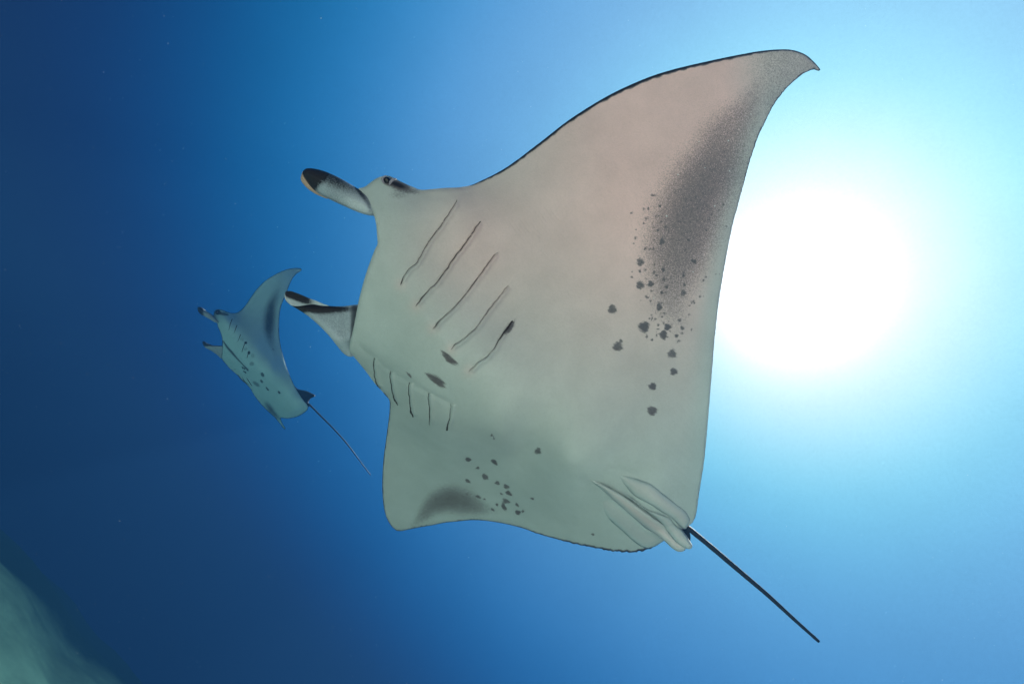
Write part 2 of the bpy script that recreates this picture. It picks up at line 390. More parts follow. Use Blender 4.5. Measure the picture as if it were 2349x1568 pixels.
OUT = [(866,560),(865,540),(863,515),(857,492),(848,472),(838,452),(822,433),(836,429),(848,420),(860,411),(874,405),(890,403),(905,409),(925,419),(945,428),(964,435),
 (990,434),(1020,431),(1050,430),(1080,425),(1105,414),(1130,402),(1160,385),(1190,364),(1220,341),(1250,318),(1300,279),(1350,246),(1400,217),(1450,193),(1500,173),(1550,158),(1600,146),(1650,135),(1700,125),(1740,118),(1780,114),(1810,114),(1830,118),(1850,127),(1866,141),(1876,152),(1882,161),(1878,163),(1868,160),(1855,163),(1842,170),(1825,183),(1810,196),(1795,213),(1780,233),(1766,257),(1755,280),(1740,312),(1728,345),(1717,380),(1705,425),(1693,470),(1683,505),(1672,555),(1664,600),(1656,645),(1649,690),(1643,740),(1638,790),(1634,840),(1630,890),(1626,940),(1622,990),(1617,1040),(1612,1080),(1607,1110),(1603,1135),(1600,1160),(1597,1178),(1591,1194),(1581,1204),(1572,1212),
 (1545,1222),(1524,1237),(1505,1251),(1487,1259),(1460,1265),(1430,1265),(1400,1262),(1370,1257),(1345,1252),(1320,1247),(1290,1239),(1260,1231),(1230,1222),(1200,1211),(1170,1203),(1140,1197),(1110,1193),(1080,1192),(1050,1195),(1020,1198),(990,1204),(960,1209),(935,1214),(918,1217),(910,1216),(900,1208),(892,1197),(886,1184),(881,1165),(878,1140),(877,1110),(878,1080),(880,1050),(884,1020),(888,990),(892,960),(894,935),(893,917),(885,907),(873,893),(863,883),(850,866),(838,850),(825,834),(812,818),(802,803),(803,785),(808,765),(813,740),(818,715),(823,690),(829,665),(836,640),(845,612),(855,585),(861,570)]

Z1 = lambda p: zm(p, 638.9, 357.0, .3116)
Z6 = lambda p: zm(p, 798.7, 770.5, .3177)
SL = [Z1([(1312,324),(1297,360),(1240,440),(1190,520),(1130,600),(1085,670),(1045,740),(1010,795),(960,835),(925,885),(905,935),(896,950)]),
      Z1([(1490,485),(1472,505),(1440,550),(1390,620),(1340,690),(1290,755),(1240,825),(1195,895),(1150,950),(1095,1000),(1050,1055),(1012,1110)]),
      Z1([(1613,712),(1600,720),(1575,750),(1530,815),(1480,880),(1430,945),(1385,1010),(1330,1075),(1265,1140),(1200,1200),(1160,1245),(1135,1272)]),
      Z1([(1692,956),(1650,1005),(1590,1080),(1540,1150),(1490,1220),(1445,1275),(1390,1325),(1330,1370),(1300,1395),(1270,1427)]),
      Z1([(1722,1215),(1690,1265),(1650,1315),(1625,1350),(1590,1410),(1535,1475),(1480,1515),(1420,1568),(1400,1585)]),
      Z6([(190,158),(182,200),(186,250),(196,300),(205,345),(235,380)]),
      Z6([(307,252),(305,300),(313,360),(322,420),(335,465),(357,500)]),
      Z6([(438,333),(435,390),(443,450),(446,510),(455,550),(468,585)]),
      Z6([(585,410),(580,460),(586,530),(588,580),(584,642)]),
      Z6([(741,488),(736,540),(731,590),(718,635),(710,682)])]
SW = [[2,1.6,2,2.4,2.2,2,1.8,1.5,1.2,1.6,4.0,1.5],[3,2.6,2.6,3,3.4,3,3,2.6,2.4,1.6,3.6,1],[1.5,1.4,1.6,2.4,2.6,2.6,2.2,2.2,1.8,1.4,3,.8],
      [1,1.2,1.7,2,1.6,1.6,1.4,1.2,2.4,.8],[5,5.5,4.5,3,1.7,1.4,1.2,1.0,.6],
      [2,2.6,2.4,2.6,3.6,2],[2,2.6,2.8,2.6,4.8,3],[2,2.4,2.4,2.8,6,3.6],[1.6,2,2.2,2.8,1.6],[1,1.4,1.6,3.8,5.5]]
SL2, SW2 = [], []
for l, w in zip(SL, SW):
    c = catmull(l, 2.5, False); u = np.concatenate([[0], np.cumsum(np.linalg.norm(np.diff(c, axis=0), axis=1))]); cl = np.array(l)
    ul = np.array([u[np.linalg.norm(c - q, axis=1).argmin()] for q in cl])
    ww = np.interp(u, ul, w)
    nrm = np.gradient(c, axis=0); nrm /= np.linalg.norm(nrm, axis=1)[:, None] + 1e-9
    wob = np.convolve(rng.normal(0, 1, len(c) + 6), np.ones(4) / 4, 'same')[3:3 + len(c)]
    c = c + np.stack([-nrm[:, 1], nrm[:, 0]], 1) * wob[:, None] * 1.3
    SL2.append(c); SW2.append(.7 * ww * (1 + .25 * rng.uniform(-1, 1, len(c))))

# folds in the skin: line, depth (m, + = groove, - = ridge), half width in traced units
FOLDS = [(Z6([(60,40),(100,92),(190,158),(305,252),(438,333),(585,410),(741,488),(800,520)]), .010, 6),
         (Z6([(170,330),(240,395),(360,500),(470,590),(590,650),(715,690),(800,720)]), .006, 9),
         (Z1([(870,900),(905,960),(1020,1110),(1140,1272),(1270,1427),(1400,1580)]), -.007, 16),
         (Z1([(700,560),(760,640),(850,740),(900,830)]), .003, 10),
         (Z1([(735,640),(740,700),(745,760)]), .003, 6),
         ([(1378,1082),(1395,1074),(1430,1080),(1463,1092),(1478,1099)], .004, 7),
         ([(1330,1085),(1345,1120),(1368,1158)], .005, 9),
         (Z1([(570,1230),(575,1340),(610,1420),(660,1470)]), .006, 8),
         (Z1([(1050,250),(1110,290),(1200,300),(1300,330)]), .003, 9)]
# folds of the shoulder muscle on each side: many fine parallel lines
for k in range(13):
    ox, oy = 0.0, 0.0
    a0 = (1175 + 7.2 * k, 515 - 3.2 * k); L_ = 70 + 30 * math.sin(k * .9)
    s0 = rng.uniform(-18, 18)
    FOLDS.append(([(a0[0] + s0 * .6, a0[1] + s0 * .8), (a0[0] + (L_ + s0) * .30, a0[1] + (L_ + s0) * .42), (a0[0] + (L_ + s0) * .72, a0[1] + (L_ + s0) * .86)], .0011, 2.2))
for k in range(7):
    a0 = (916 + 8.5 * k, 960 - 3.5 * k)
    FOLDS.append(([(a0[0], a0[1]), (a0[0] + 22, a0[1] + 24), (a0[0] + 46, a0[1] + 46)], .0014, 2.2))

for k in range(16):
    u = k / 15
    a0 = (1480 + 60 * u, 1110 - 330 * u); b0 = (1590 + 22 * u, 1178 - 330 * u)
    FOLDS.append(([(a0[0] + 30, a0[1]), ((a0[0] + b0[0]) / 2 + 18, (a0[1] + b0[1]) / 2), b0], .0004, 2.6))
def relief(x, y):
    Q = np.stack([x, y], 1); h = .0035 * np.sin(x * .021 + 1.3 * np.sin(y * .012)) * np.sin(y * .017 - x * .006 + 1.0) + .0014 * np.sin(x * .05 + y * .043 + 2 * np.sin(x * .013))
    for line, amp, wd in FOLDS:
        P = catmull(line, 8, False)
        lo, hi = P.min(0) - wd * 4, P.max(0) + wd * 4
        m = (Q > lo).all(1) & (Q < hi).all(1)
        if not m.any(): continue
        d, t, _ = segdist(Q[m], P[:-1], P[1:])
        end = np.minimum(1, np.minimum(t, 1 - t) / .18 + .02) 
        h[m] += amp * np.exp(-(d / wd) ** 2) * end
    for c, w in zip(SL2, SW2):
        lo, hi = c.min(0) - 25, c.max(0) + 25
        m = (Q > lo).all(1) & (Q < hi).all(1)
        if not m.any(): continue
        d, t, sd = segdist(Q[m], c[:-1], c[1:])
        ww = np.interp(t * (len(c) - 1), np.arange(len(c)), w)
        fade = np.minimum(1, np.minimum(t, 1 - t) / .05 + .1)
        h[m] += .010 * np.exp(-(d / (ww * .6 + .9)) ** 2) * fade - .013 * np.exp(-((d * sd + 5) / 4.2) ** 2) * fade + .002 * np.exp(-((d * sd - 7) / 7) ** 2) * fade
    return h
def fSkin(x, y): return D0 + fD(x, y)

def front_body(x, y, de):
    f = fSkin(x, y) + relief(x, y)
    tr_ = 1 - .55 * smooth(1500, 1620, x) * (y > 165)
    return f + .016 * tr_ * (1 - np.sqrt(1 - (1 - np.clip(de / 11, 0, 1)) ** 2))
MIDL = catmull([(800,665),(889,738),(1054,886),(1300,1060),(1590,1215)], 20, False)
def back_body(x, y, de):
    d, t, _ = segdist(np.stack([x, y], 1), MIDL[:-1], MIDL[1:])
    core = np.exp(-(d / 190) ** 2) * (1 - .72 * smooth(.35, 1, t))
    head = np.exp(-(((x - 880) / 80) ** 2 + ((y - 450) / 60) ** 2)) * .10
    near = np.clip(de / 70, 0, 1)
    edge = np.sqrt(1 - (1 - near) ** 2)
    return fSkin(x, y) + .020 + (.36 * core + .05 * np.clip(de / 220, 0, 1) + head) * edge

SPOTS = [(1404.5,709,11,11,0),(1477.5,749.5,13,13,0),(1417,795,12,11,0),(1424,782,4.5,5,0),(1532,749.5,9,8,0),(1522,767.5,9,11,0),(1542,811,11,11,0),(1545.5,852,9,8,30),(1497,886,9,9,0),(1496,942,12,11,20),
 (1469,601,9,10,0),(1468.5,654,10,10,0),(1493,651,7.5,8,0),(1518.5,554,6.5,10,10),(1512.4,703.5,7,11,0),(1568,671,7,8,0),(1591.5,599,8,5,35),(1573.5,570.5,4,6,0),(1521,619,5,5,0),(1523,640.6,5,5,0),(1528.6,658.5,5,5,0),(1518,671,4,5,0),(1568,630,3,5,0),(1559,734,5,5,0),(1579.6,550.7,3,4,0),(1552,770,5,4,0),(1496,779,3,3,0),(1484,772,3,3,0),(1578,436,3,4,0),(1573,472,3,4,0),(1565,752,6,4,40),
 (1030.6,822.3,24,7.5,40),(1001,872,27,9,36),(938.5,859.5,10,3,45),(1234,1034,8,8,0),(1074,1053.3,7.5,4.5,20),(1134,1059,9.5,4.5,38),(1095.8,1072.6,4.5,3.5,0),(1112.6,1093.3,9,6.5,40),(1073,1102.8,7.5,4,35),(1141,1107,7,4.5,20),(1161.5,1115.5,8,5,25),(1167,1130.5,9,4.5,32),(1150,1131.7,4,2.5,35),(1161,1148.6,10,6,20),(1156,1162,10,5,60),(1186,1156.8,6,3,45),(1188,1174.6,7,5,20),(1199.6,1172,3.5,3.5,0),(1221,1143,5,3,20),(1140,1157,4,3,40),(1130,1168.6,5,2.5,30),(1097,1138.4,8,3,20),(1111.6,1144,3.5,2,20),(1072,1132.7,4,2.5,30),(1360,1225,4,3.5,20),
 (1168,752,20,6.5,-52),(1128,998,3,3,0),(1133,1005,2.5,2.5,0)]
BANDS = [([(1745,180),(1715,250),(1672,310),(1640,380),(1598,450),(1572,520),(1552,590),(1543,650),(1540,700),(1552,745),(1548,775)], [30,54,74,88,98,104,106,98,78,52,26], [.46,.56,.64,.70,.74,.76,.75,.72,.66,.54,.35]),
         ([(948,1204),(968,1185),(992,1160),(1028,1145),(1062,1150),(1100,1163),(1135,1172)], [12,24,36,42,38,26,14], [.46,.64,.74,.77,.72,.60,.40])]
_c = catmull(BANDS[0][0], 8, False); _n = np.gradient(_c, axis=0); _n /= np.linalg.norm(_n, axis=1)[:, None]; _n = np.stack([-_n[:, 1], _n[:, 0]], 1)
_w = np.interp(np.linspace(0, 1, len(_c)), np.linspace(0, 1, 11), BANDS[0][1])
for _ in range(120):                       # loose flecks around the dusky band, more of them towards its lower end
    i_ = int((len(_c) - 1) * rng.uniform(.3, 1) ** .6); sd_ = 1 if rng.uniform() < .8 else -1
    q_ = _c[i_] + _n[i_] * _w[i_] * sd_ * rng.uniform(.35, 1.2) + rng.normal(0, 5, 2) + np.array([0, 10 * (i_ > .9 * len(_c))])
    r_ = rng.uniform(.7, 1.8); SPOTS.append((q_[0], q_[1], r_, r_ * rng.uniform(.8, 1.3), rng.uniform(0, 90)))
def pig_body(x, y, de, ti):
    Q = np.stack([x, y], 1); p = np.zeros(len(x))
    for P, W, Dn in BANDS:
        c = catmull(P, 8, False); u = np.linspace(0, 1, len(P)); 
        d, t, sd = segdist(Q, c[:-1], c[1:])
        w = np.interp(t, u, W); dn = np.interp(t, u, Dn)
        p = np.maximum(p, dn * np.exp(-np.abs(d / w) ** 2.4 * .8))
    # grey tip and hooked end
    p = np.maximum(p, .50 * smooth(1600, 1780, x) * smooth(400, 230, y))
    wob = .12 * np.sin(x * .9 + y * 1.3) + .1 * np.sin(x * .37 - y * .71)
    for sx, sy, a, b, an in SPOTS:
        m = (abs(x - sx) < 45) & (abs(y - sy) < 45)
        c_, s_ = math.cos(math.radians(an)), math.sin(math.radians(an))
        u = ((x[m] - sx) * c_ + (y[m] - sy) * s_) / a; v = (-(x[m] - sx) * s_ + (y[m] - sy) * c_) / b
        r = np.sqrt(u * u + v * v) + wob[m] + .10 * np.sin(np.arctan2(v, u) * 3 + sx) + .03 * np.sin(np.arctan2(v, u) * 7 + sy)
        p[m] = np.maximum(p[m], (.80 + .19 * math.sin(sx * 12.9 + sy * 3.7) ** 2) * smooth(1.5, .55, r))
    # eye mask, cheek and the dusky base of the head fin
    def blob(px, py, a, b, an, s):
        c_, s_ = math.cos(math.radians(an)), math.sin(math.radians(an))
        u = ((x - px) * c_ + (y - py) * s_) / a; v = (-(x - px) * s_ + (y - py) * c_) / b
        return s * np.exp(-(u * u + v * v) ** 1.5)
    for b in ((912,424,36,11,20,1.25),(893,416,15,12,10,1.2),(930,436,42,10,10,.72),(915,446,32,14,0,.5),(875,480,9,7,-40,.36),(869,512,5,20,5,.36)):
        p = np.maximum(p, blob(*b))
    # dark hems: the leading edge is dusky and frayed, the trailing edge thin
    n = len(OUT); k = ti * n_out
    fray = .5 + .5 * np.sin(x * .21 + 2 * np.sin(y * .13)) * np.sin(x * .07 + y * .05)
    lead = (x > 1080) & (y < 430) & (x < 1885) & (de < 20) & (k > k_lead[0]) & (k < k_lead[1])
    hem = np.interp(x, [1080, 1150, 1300, 1500, 1700, 1800, 1885], [1.5, 4, 5.5, 6.5, 5, 2.5, 2])
    p = np.where(lead, np.maximum(p, 1.3 * smooth(hem * (1.3 + 1.0 * fray), hem * .5, de)), p)
    hemB = np.interp(x, [870, 930, 1150, 1350, 1500, 1560], [2.2, 1.6, 1.6, 4.2, 5.5, 3])
    low = (y > 900) & (k > k_low) 
    p = np.where(low, np.maximum(p, 1.25 * smooth(hemB * (1.0 + .9 * fray), hemB * .3, de)), p)
    trail = (k >= k_lead[1]) & (k < k_low)
    hemT = np.interp(y, [150, 700, 1000, 1200], [1.2, 1.4, 2.2, 3.4])
    p = np.where(trail, np.maximum(p, .7 * smooth(hemT * (.8 + .6 * fray), hemT * .3, de)), p)
    p = np.where(trail & (de < .5) & (y < 420), 1.2, p)
    bl = smooth(880, 1480, x) * smooth(1150, 420, y) * .92 + .42 * np.exp(-((x - 1060) / 150) ** 2 - ((y - 560) / 150) ** 2) + .10  # warm light on the raised wing painted into the skin tint, lower side cooler
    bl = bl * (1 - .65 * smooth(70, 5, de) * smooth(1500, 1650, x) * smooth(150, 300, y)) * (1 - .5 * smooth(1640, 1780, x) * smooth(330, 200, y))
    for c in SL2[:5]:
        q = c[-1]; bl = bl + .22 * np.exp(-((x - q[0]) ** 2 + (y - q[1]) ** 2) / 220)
    return {'pigment': p, 'skin_light_tint': np.clip(bl, 0, 1)}
OUTD = catmull(OUT, 4.0); n_out = len(OUTD)
def near_k(px, py): return int(np.linalg.norm(OUTD - np.array([px, py]), axis=1).argmin())
k_lead = (near_k(1075, 426), near_k(1882, 161)); k_low = near_k(1572, 1212)
def jag_body(O):
    k = np.arange(len(O)); t = np.roll(O, -1, 0) - np.roll(O, 1, 0); t /= np.linalg.norm(t, axis=1)[:, None]
    nrm = np.stack([-t[:, 1], t[:, 0]], 1)
    amp = np.where((k > k_lead[1]) & (k < k_low), .55, .12)
    amp = np.where((k >= k_low) & (O[:, 0] > 1180), .35 + 1.3 * smooth(1200, 1400, O[:, 0]), amp)
    return O + nrm * (rng.uniform(-1, 1, len(O)) * amp)[:, None]
dense = []
for c in SL2:
    nrm = np.gradient(c, axis=0); nrm /= np.linalg.norm(nrm, axis=1)[:, None] + 1e-9; nrm = np.stack([-nrm[:, 1], nrm[:, 0]], 1)
    for o in (-9, -6.5, -4.5, -3, -1.5, 0, 1.5, 3, 4.5, 6.5, 9): dense.append(c + nrm * o)
for sx, sy, a, b, an in SPOTS:
    r = max(a, b) * 1.35; g = np.arange(-r, r + .1, 1.8); X_, Y_ = np.meshgrid(g, g); k_ = X_ ** 2 + Y_ ** 2 < r * r
    dense.append(np.stack([X_[k_] + sx, Y_[k_] + sy], 1))
for line, amp, wd in FOLDS:
    if wd < 3:
        P = catmull(line, 3, False); nrm = np.gradient(P, axis=0); nrm /= np.linalg.norm(nrm, axis=1)[:, None]; nrm = np.stack([-nrm[:, 1], nrm[:, 0]], 1)
        for o in (-3.2, -1.6, 0, 1.6, 3.2): dense.append(P + nrm * o)
for k in range(0, n_out):                       # fine rows behind the hem
    p = OUTD[k]; q = OUTD[(k + 1) % n_out]; t = (q - p) / (np.linalg.norm(q - p) + 1e-9); nn = np.array([-t[1], t[0]])
    for o in (2.2, 4.4, 6.8, 9.4, 12.4): dense.append((p + nn * o)[None] + rng.uniform(-.3, .3, (1, 2)))
dense = np.concatenate(dense); dense = dense[np.unique(np.round(dense / 1.4).astype(int), axis=0, return_index=True)[1]]

base = w2(1050, 880, D0 + .1)
near = empty('manta_ray', tuple(base.tolist()))
tag(near, 'huge pale bellied manta ray in front, one wing raised against the white sun glow', 'manta ray', 'manta rays swimming in open water')
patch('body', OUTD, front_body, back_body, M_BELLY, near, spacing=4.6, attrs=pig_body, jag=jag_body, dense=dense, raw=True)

# gill slits
for c, w in zip(SL2, SW2):
    strip('gill_slit', c, w, lambda x, y: fSkin(x, y) + relief(np.asarray(x), np.asarray(y)), .0014, M_SLIT, near, thick=.003)

def bulged(dbase, rad, amp, thick):
    """front and back of a rounded lobe lying on a slanted base"""
    f = lambda x, y, de: dbase(x, y) - amp * np.sqrt(np.clip(1 - (1 - np.clip(de / rad, 0, 1)) ** 2, 0, 1))
    b = lambda x, y, de: dbase(x, y) + thick * np.sqrt(np.clip(1 - (1 - np.clip(de / rad, 0, 1)) ** 2, 0, 1)) + .001
    return f, b
# cephalic fin on the upper side: rolled up, its open end showing the pale lining
FA = [(694,397),(698,389),(706,386),(722,387),(742,392),(762,400),(784,411),(806,424),(826,436),(842,450),(856,466),(868,482),(866,492),(857,495),(838,492),(815,484),(790,473),(766,462),(746,452),(728,442),(712,427),(701,412)]
def dFA(x, y): return fSkin(np.maximum(x, 850), np.maximum(y, 440)) + .005 + .0006 * (860 - np.minimum(x, 860)) + .075 * smooth(838, 866, x)
def pigFA(x, y, de, ti):
    u = ((x - 700) * .86 + (y - 395) * .5) / 150
    p = .22 + smooth(.36, .12, u) * 1.6 + .45 * smooth(30, 0, y - (386 + (x - 700) * .42)) * smooth(0, .3, u) + .28 * np.exp(-((x - 765) / 40) ** 2) 
    p = p + .35 * smooth(12, 2, abs((y - 436) - 1.4 * (x - 822)) ) * (x > 815) * (x < 850)
    return {'pigment': np.clip(p, 0, 1.5), 'skin_light_tint': smooth(.5, 1, u) * .6}
f, b = bulged(dFA, 32, .060, .05)
fa = patch('cephalic_fin', FA, f, b, M_FIN, near, spacing=3.4, step=3, attrs=pigFA)
LI = [(694,396),(691,404),(690,412),(695,421),(703,430),(713,438),(724,445),(735,450),(745,453),(748,449),(742,444),(728,434),(714,422),(704,410),(698,400)]
f, b = bulged(lambda x, y: dFA(x, y) - .012, 8, .012, .03)
li = patch('fin_lining', LI, f, b, M_LINING, fa, spacing=2.6, step=2.5) if False else None

# cephalic fin on the lower side: a broad root narrowing to a curled tip
FB = [(653,676),(656,690),(668,700),(686,711),(706,724),(724,739),(742,756),(760,776),(774,794),(790,812),(806,818),(822,806),(832,780),(836,745),(836,712),(828,699),(812,699),(790,702),(765,702),(742,700),(720,697),(700,696),(680,694),(664,686)]
def dFB(x, y): return D0 + .20 + .0007 * (820 - np.minimum(x, 820)) + .0004 * (y - 700) + .09 * smooth(800, 828, x) + .09 * smooth(775, 808, y)
def pigFB(x, y, de, ti):
    topd = np.interp(x, [650,700,740,800,840], [690,697,701,703,700])
    p = 1.5 * smooth(26, 5, y - topd) * smooth(800, 700, x) + 1.5 * smooth(712, 676, x)
    p = p + .50 * smooth(14, 2, abs(y - (topd + 4))) * (x > 700)
    ridge = np.exp(-((y - (712 + (x - 690) * .88)) / 13) ** 2)
    p = p + .50 * (1 - ridge) * smooth(836, 780, x) * (de > 3)
    p = p * (1 - .9 * ridge * smooth(690, 730, x))
    return {'pigment': np.clip(p, 0, 1.5), 'skin_light_tint': .5 * ridge}
def rid(x, y): return .030 * np.exp(-((y - (712 + (x - 690) * .88)) / 20) ** 2)
f0, b0 = bulged(dFB, 30, .035, .06)
fb = patch('cephalic_fin', FB, lambda x, y, de: f0(x, y, de) - rid(x, y) * np.clip(de / 12, 0, 1), b0, M_FIN, near, spacing=3.4, step=3, attrs=pigFB)
CU = [(653,673),(656,668),(664,667),(678,671),(694,677),(712,685),(728,691),(742,697),(754,701),(738,701),(720,698),(706,699),(692,701),(678,702),(668,700),(660,693),(654,685)]
def pigCU(x, y, de, ti):
    c = 668 + (x - 655) * .36
    p = 1.5 * smooth(19, 6, y - c) * smooth(735, 690, x) * smooth(650, 658, x)
    return {'pigment': np.clip(p, 0, 1.5), 'skin_light_tint': .3 + 0 * x}
f, b = bulged(lambda x, y: dFB(x, y) - .030, 12, -.010, .02)
f2 = lambda x, y, de: dFB(x, y) - .045 - .012 * smooth(8, 0, de) 
patch('curled_tip', CU, f2, b, M_FIN, fb, spacing=2.4, step=2.4, attrs=pigCU)
LI = [(694,394),(691,403),(690,412),(695,421),(703,430),(713,438),(724,445),(735,450),(745,454),(752,456),(748,449),(738,440),(724,428),(712,414),(704,402),(698,392)]
f, b = bulged(lambda x, y: dFA(x, y) + .012, 7, .010, .03)
patch('fin_lining', LI, f, b, M_LINING, fa, spacing=2.6, step=2.5)

# eye with its fleshy lid
ed = float(fSkin(888., 414.)) - .004
ec = w2(888, 414, ed)
def ball(name, c, r, mat, parent, sx=1, seg=16, ring=10):
    v = []; f = []
    for i in range(ring + 1):
        ph = math.pi * i / ring
        for j in range(seg):
            th = 2 * math.pi * j / seg
            v.append([c[0] + r * math.sin(ph) * math.cos(th), c[1] + r * math.sin(ph) * math.sin(th), c[2] + r * math.cos(ph) * sx])
    for i in range(ring):
        for j in range(seg): f.append([i * seg + j, (i + 1) * seg + j, (i + 1) * seg + (j + 1) % seg, i * seg + (j + 1) % seg])
    return link(name, v, f, mat, parent)
eye = ball('eye', ec, .0165, M_EYE, near)
lidp = [w2(x, y, ed - .017) for x, y in ((893,424),(895,419),(899,414),(904,411),(909,410))]
tube('eyelid', lidp, [.0025, .0058, .0068, .0055, .002], M_LID, eye)
lidp = [w2(x, y, ed - .014) for x, y in ((882,421),(878,416),(877,410),(880,406),(886,403))]
tube('eyelid', lidp, [.002, .0045, .0055, .005, .002], M_LID, eye)

# pelvic fins and claspers at the tail root
Z7 = lambda p: zm(p, 1315.4, 1052.4, .1558)
def on_body(lift): return lambda x, y: fSkin(x, y) - lift + .034 * smooth(.42, .0, ((x - 1365) * .82 + (y - 1090) * .57) / 250)
def fin_attr(pn, bl):
    def g(x, y, de, ti):
        st = .5 + .5 * np.sin((x * .62 - y * .78) * .9)
        return {'pigment': pn * smooth(4, 1, de) + .10 * st, 'skin_light_tint': bl * (.35 + .65 * smooth(2, 14, de)) }
    return g
PA = Z7([(620,180),(800,240),(950,300),(1150,370),(1350,530),(1500,650),(1650,770),(1712,890),(1690,960),(1650,1030),(1590,1010),(1500,920),(1430,860),(1300,780),(1150,680),(1000,600),(900,540),(760,400),(660,290)])
f, b = bulged(on_body(.002), 26, .024, .012)
patch('pelvic_fin', PA, f, b, M_PELVIC, near, spacing=3.4, step=3, attrs=fin_attr(.16, .34))
PB = Z7([(300,430),(420,480),(600,600),(850,800),(1050,1000),(1200,1085),(1290,1150),(1335,1195),(1280,1235),(1220,1272),(1100,1312),(1010,1290),(900,1220),(700,1040),(500,860),(370,700),(320,560)])
f, b = bulged(on_body(.002), 26, .018, .012)
patch('pelvic_fin', PB, f, b, M_PELVIC, near, spacing=3.4, step=3, attrs=fin_attr(.22, .26))
CB = Z7([(225,285),(330,320),(450,380),(600,460),(740,545),(860,630),(1000,735),(1160,850),(1340,980),(1450,1100),(1560,1205),(1660,1300),(1640,1342),(1550,1362),(1460,1315),(1340,1205),(1200,1100),(1050,1000),(850,830),(600,610),(400,430),(280,350)])
f, b = bulged(lambda x, y: fSkin(np.minimum(x, 1520), np.minimum(y, 1215)) - .016 + .030 * smooth(.25, .0, ((x - 1350) * .82 + (y - 1095) * .57) / 250), 13, .026, .02)
patch('clasper', CB, f, b, M_PELVIC, near, spacing=3.2, step=3, attrs=fin_attr(.0, .62))
CA = Z7([(700,470),(900,600),(1100,750),(1300,820),(1430,880),(1480,950),(1600,1045),(1700,1180),(1752,1285),(1720,1322),(1650,1310),(1520,1230),(1400,1090),(1320,980),(1200,860),(1000,710),(800,560)])
f, b = bulged(lambda x, y: fSkin(np.minimum(x, 1540), np.minimum(y, 1205)) - .008, 13, .022, .02)
patch('clasper', CA, f, b, M_PELVIC, near, spacing=3.2, step=3, attrs=fin_attr(.0, .35))
DF = Z7([(1500,960),(1600,985),(1660,1005),(1700,1050),(1722,1120),(1722,1195),(1700,1230),(1600,1180),(1540,1120),(1480,1040)])
f, b = bulged(lambda x, y: fSkin(x, y) + .03, 6, .006, .04)
patch('dorsal_fin', DF, f, b, M_DARK, near, spacing=3, step=3)

# tail
td = float(fSkin(1572., 1205.)) + .015
tl = catmull([(1562,1196),(1583,1214),(1610,1236),(1640,1261),(1700,1312),(1760,1363),(1820,1418),(1868,1461),(1878,1470)], 14, False)
tdep = td + np.linspace(0, .16, len(tl))
tp = w2(tl[:, 0], tl[:, 1], tdep)
tr = np.interp(np.linspace(0, 1, len(tl)), [0, .07, .5, .93, .97, 1], [.0105, .0115, .0105, .0075, .0080, .0068])
tube('tail', tp, tr * (1 + .04 * rng.uniform(-1, 1, len(tr))), M_TAIL, near, seg=14)

# ------------------------------------------------------------------ far manta ray
F0 = 7.6
Z3 = lambda p: zm(p, 422.8, 582.6, .3475)
Z8 = lambda p: zm(p, 441.6, 685.9, .13785)
Z4 = lambda p: zm(p, 526.2, 845.6, .11982)
CF = [(515,730,.0),(560,790,-.02),(620,850,.0),(680,920,.1),(702,935,.15),(495,715,.25),(545,717,.3),(600,650,.35),(650,620,.4),(688,617,.55),(660,700,.3),(640,740,.28),(641,770,.27),(660,830,.24),(685,895,.22),
      (600,740,.2),(620,800,.17),(508,785,.3),(520,815,.42),(545,850,.6),(565,880,.75),(590,915,1.0),(615,945,1.3),(640,972,1.6),(652,985,1.8),(655,960,.75),(690,952,.4),(640,930,.6),(600,890,.45),(560,840,.25)]
fF_ = rbf(CF)
def fFar(x, y): return F0 + fF_(x, y)
OF = Z3([(216,455),(206,432),(194,412),(197,385),(205,370),(222,364),(245,367),(285,382),(320,390),(350,385),(380,365),(410,330),(440,285),(480,230),(530,180),(590,140),(640,115),(690,98),(740,92),(768,95),(775,103),(765,115),(740,130),(715,160),(695,200),(680,240),(660,290),(640,340),(629,400),(625,470),(627,540),(637,610),(655,680),(680,760),(705,820),(730,875),(760,925),(790,968),(813,996),(817,1015),(805,1035),(785,1050),(760,1065),(730,1076),(690,1083),(655,1082),(637,1080),(640,1100),(655,1128),(668,1152),(662,1156),(640,1130),(615,1098),(590,1070),(550,1035),(520,1005),(490,970),(460,930),(435,885),(400,850),(370,820),(340,790),(300,755),(270,720),(248,690),(250,640),(252,600),(248,550),(238,515),(222,482)])
GF = [Z8(p) for p in ([(662,328),(630,410),(600,520)],[(742,428),(715,500),(690,572)],[(802,583),(775,650),(750,715)],[(882,708),(850,790),(820,882)],[(942,868),(922,920),(905,980)],
      [(750,1250),(800,1320),(860,1382)],[(822,1290),(870,1370),(930,1420)],[(900,1305),(945,1380),(990,1440)])]
SPF = [(Z8([(a, b)])[0][0], Z8([(a, b)])[0][1], r1 * .13785, r2 * .13785, an, s) for a, b, r1, r2, an, s in
       ((820,660,42,42,0,.45),(885,725,28,26,0,.95),(885,825,40,36,0,.5),(940,890,26,34,0,.95),(1003,940,36,40,0,.5),(985,1075,45,40,0,.6),(845,1145,42,15,40,.95),(870,1210,38,14,40,.95),(1165,1255,45,30,60,.85),(1150,1365,36,22,50,.9),(1060,1410,75,34,35,.7),(1245,1490,46,16,50,1),(1440,1550,34,20,50,1),(1340,830,26,10,50,.7),(640,1115,10,12,0,.8),(710,1165,10,14,0,.8))]
SPF += [(501,717,9,5,5,1.0), (513,720,14,4,10,.8)]
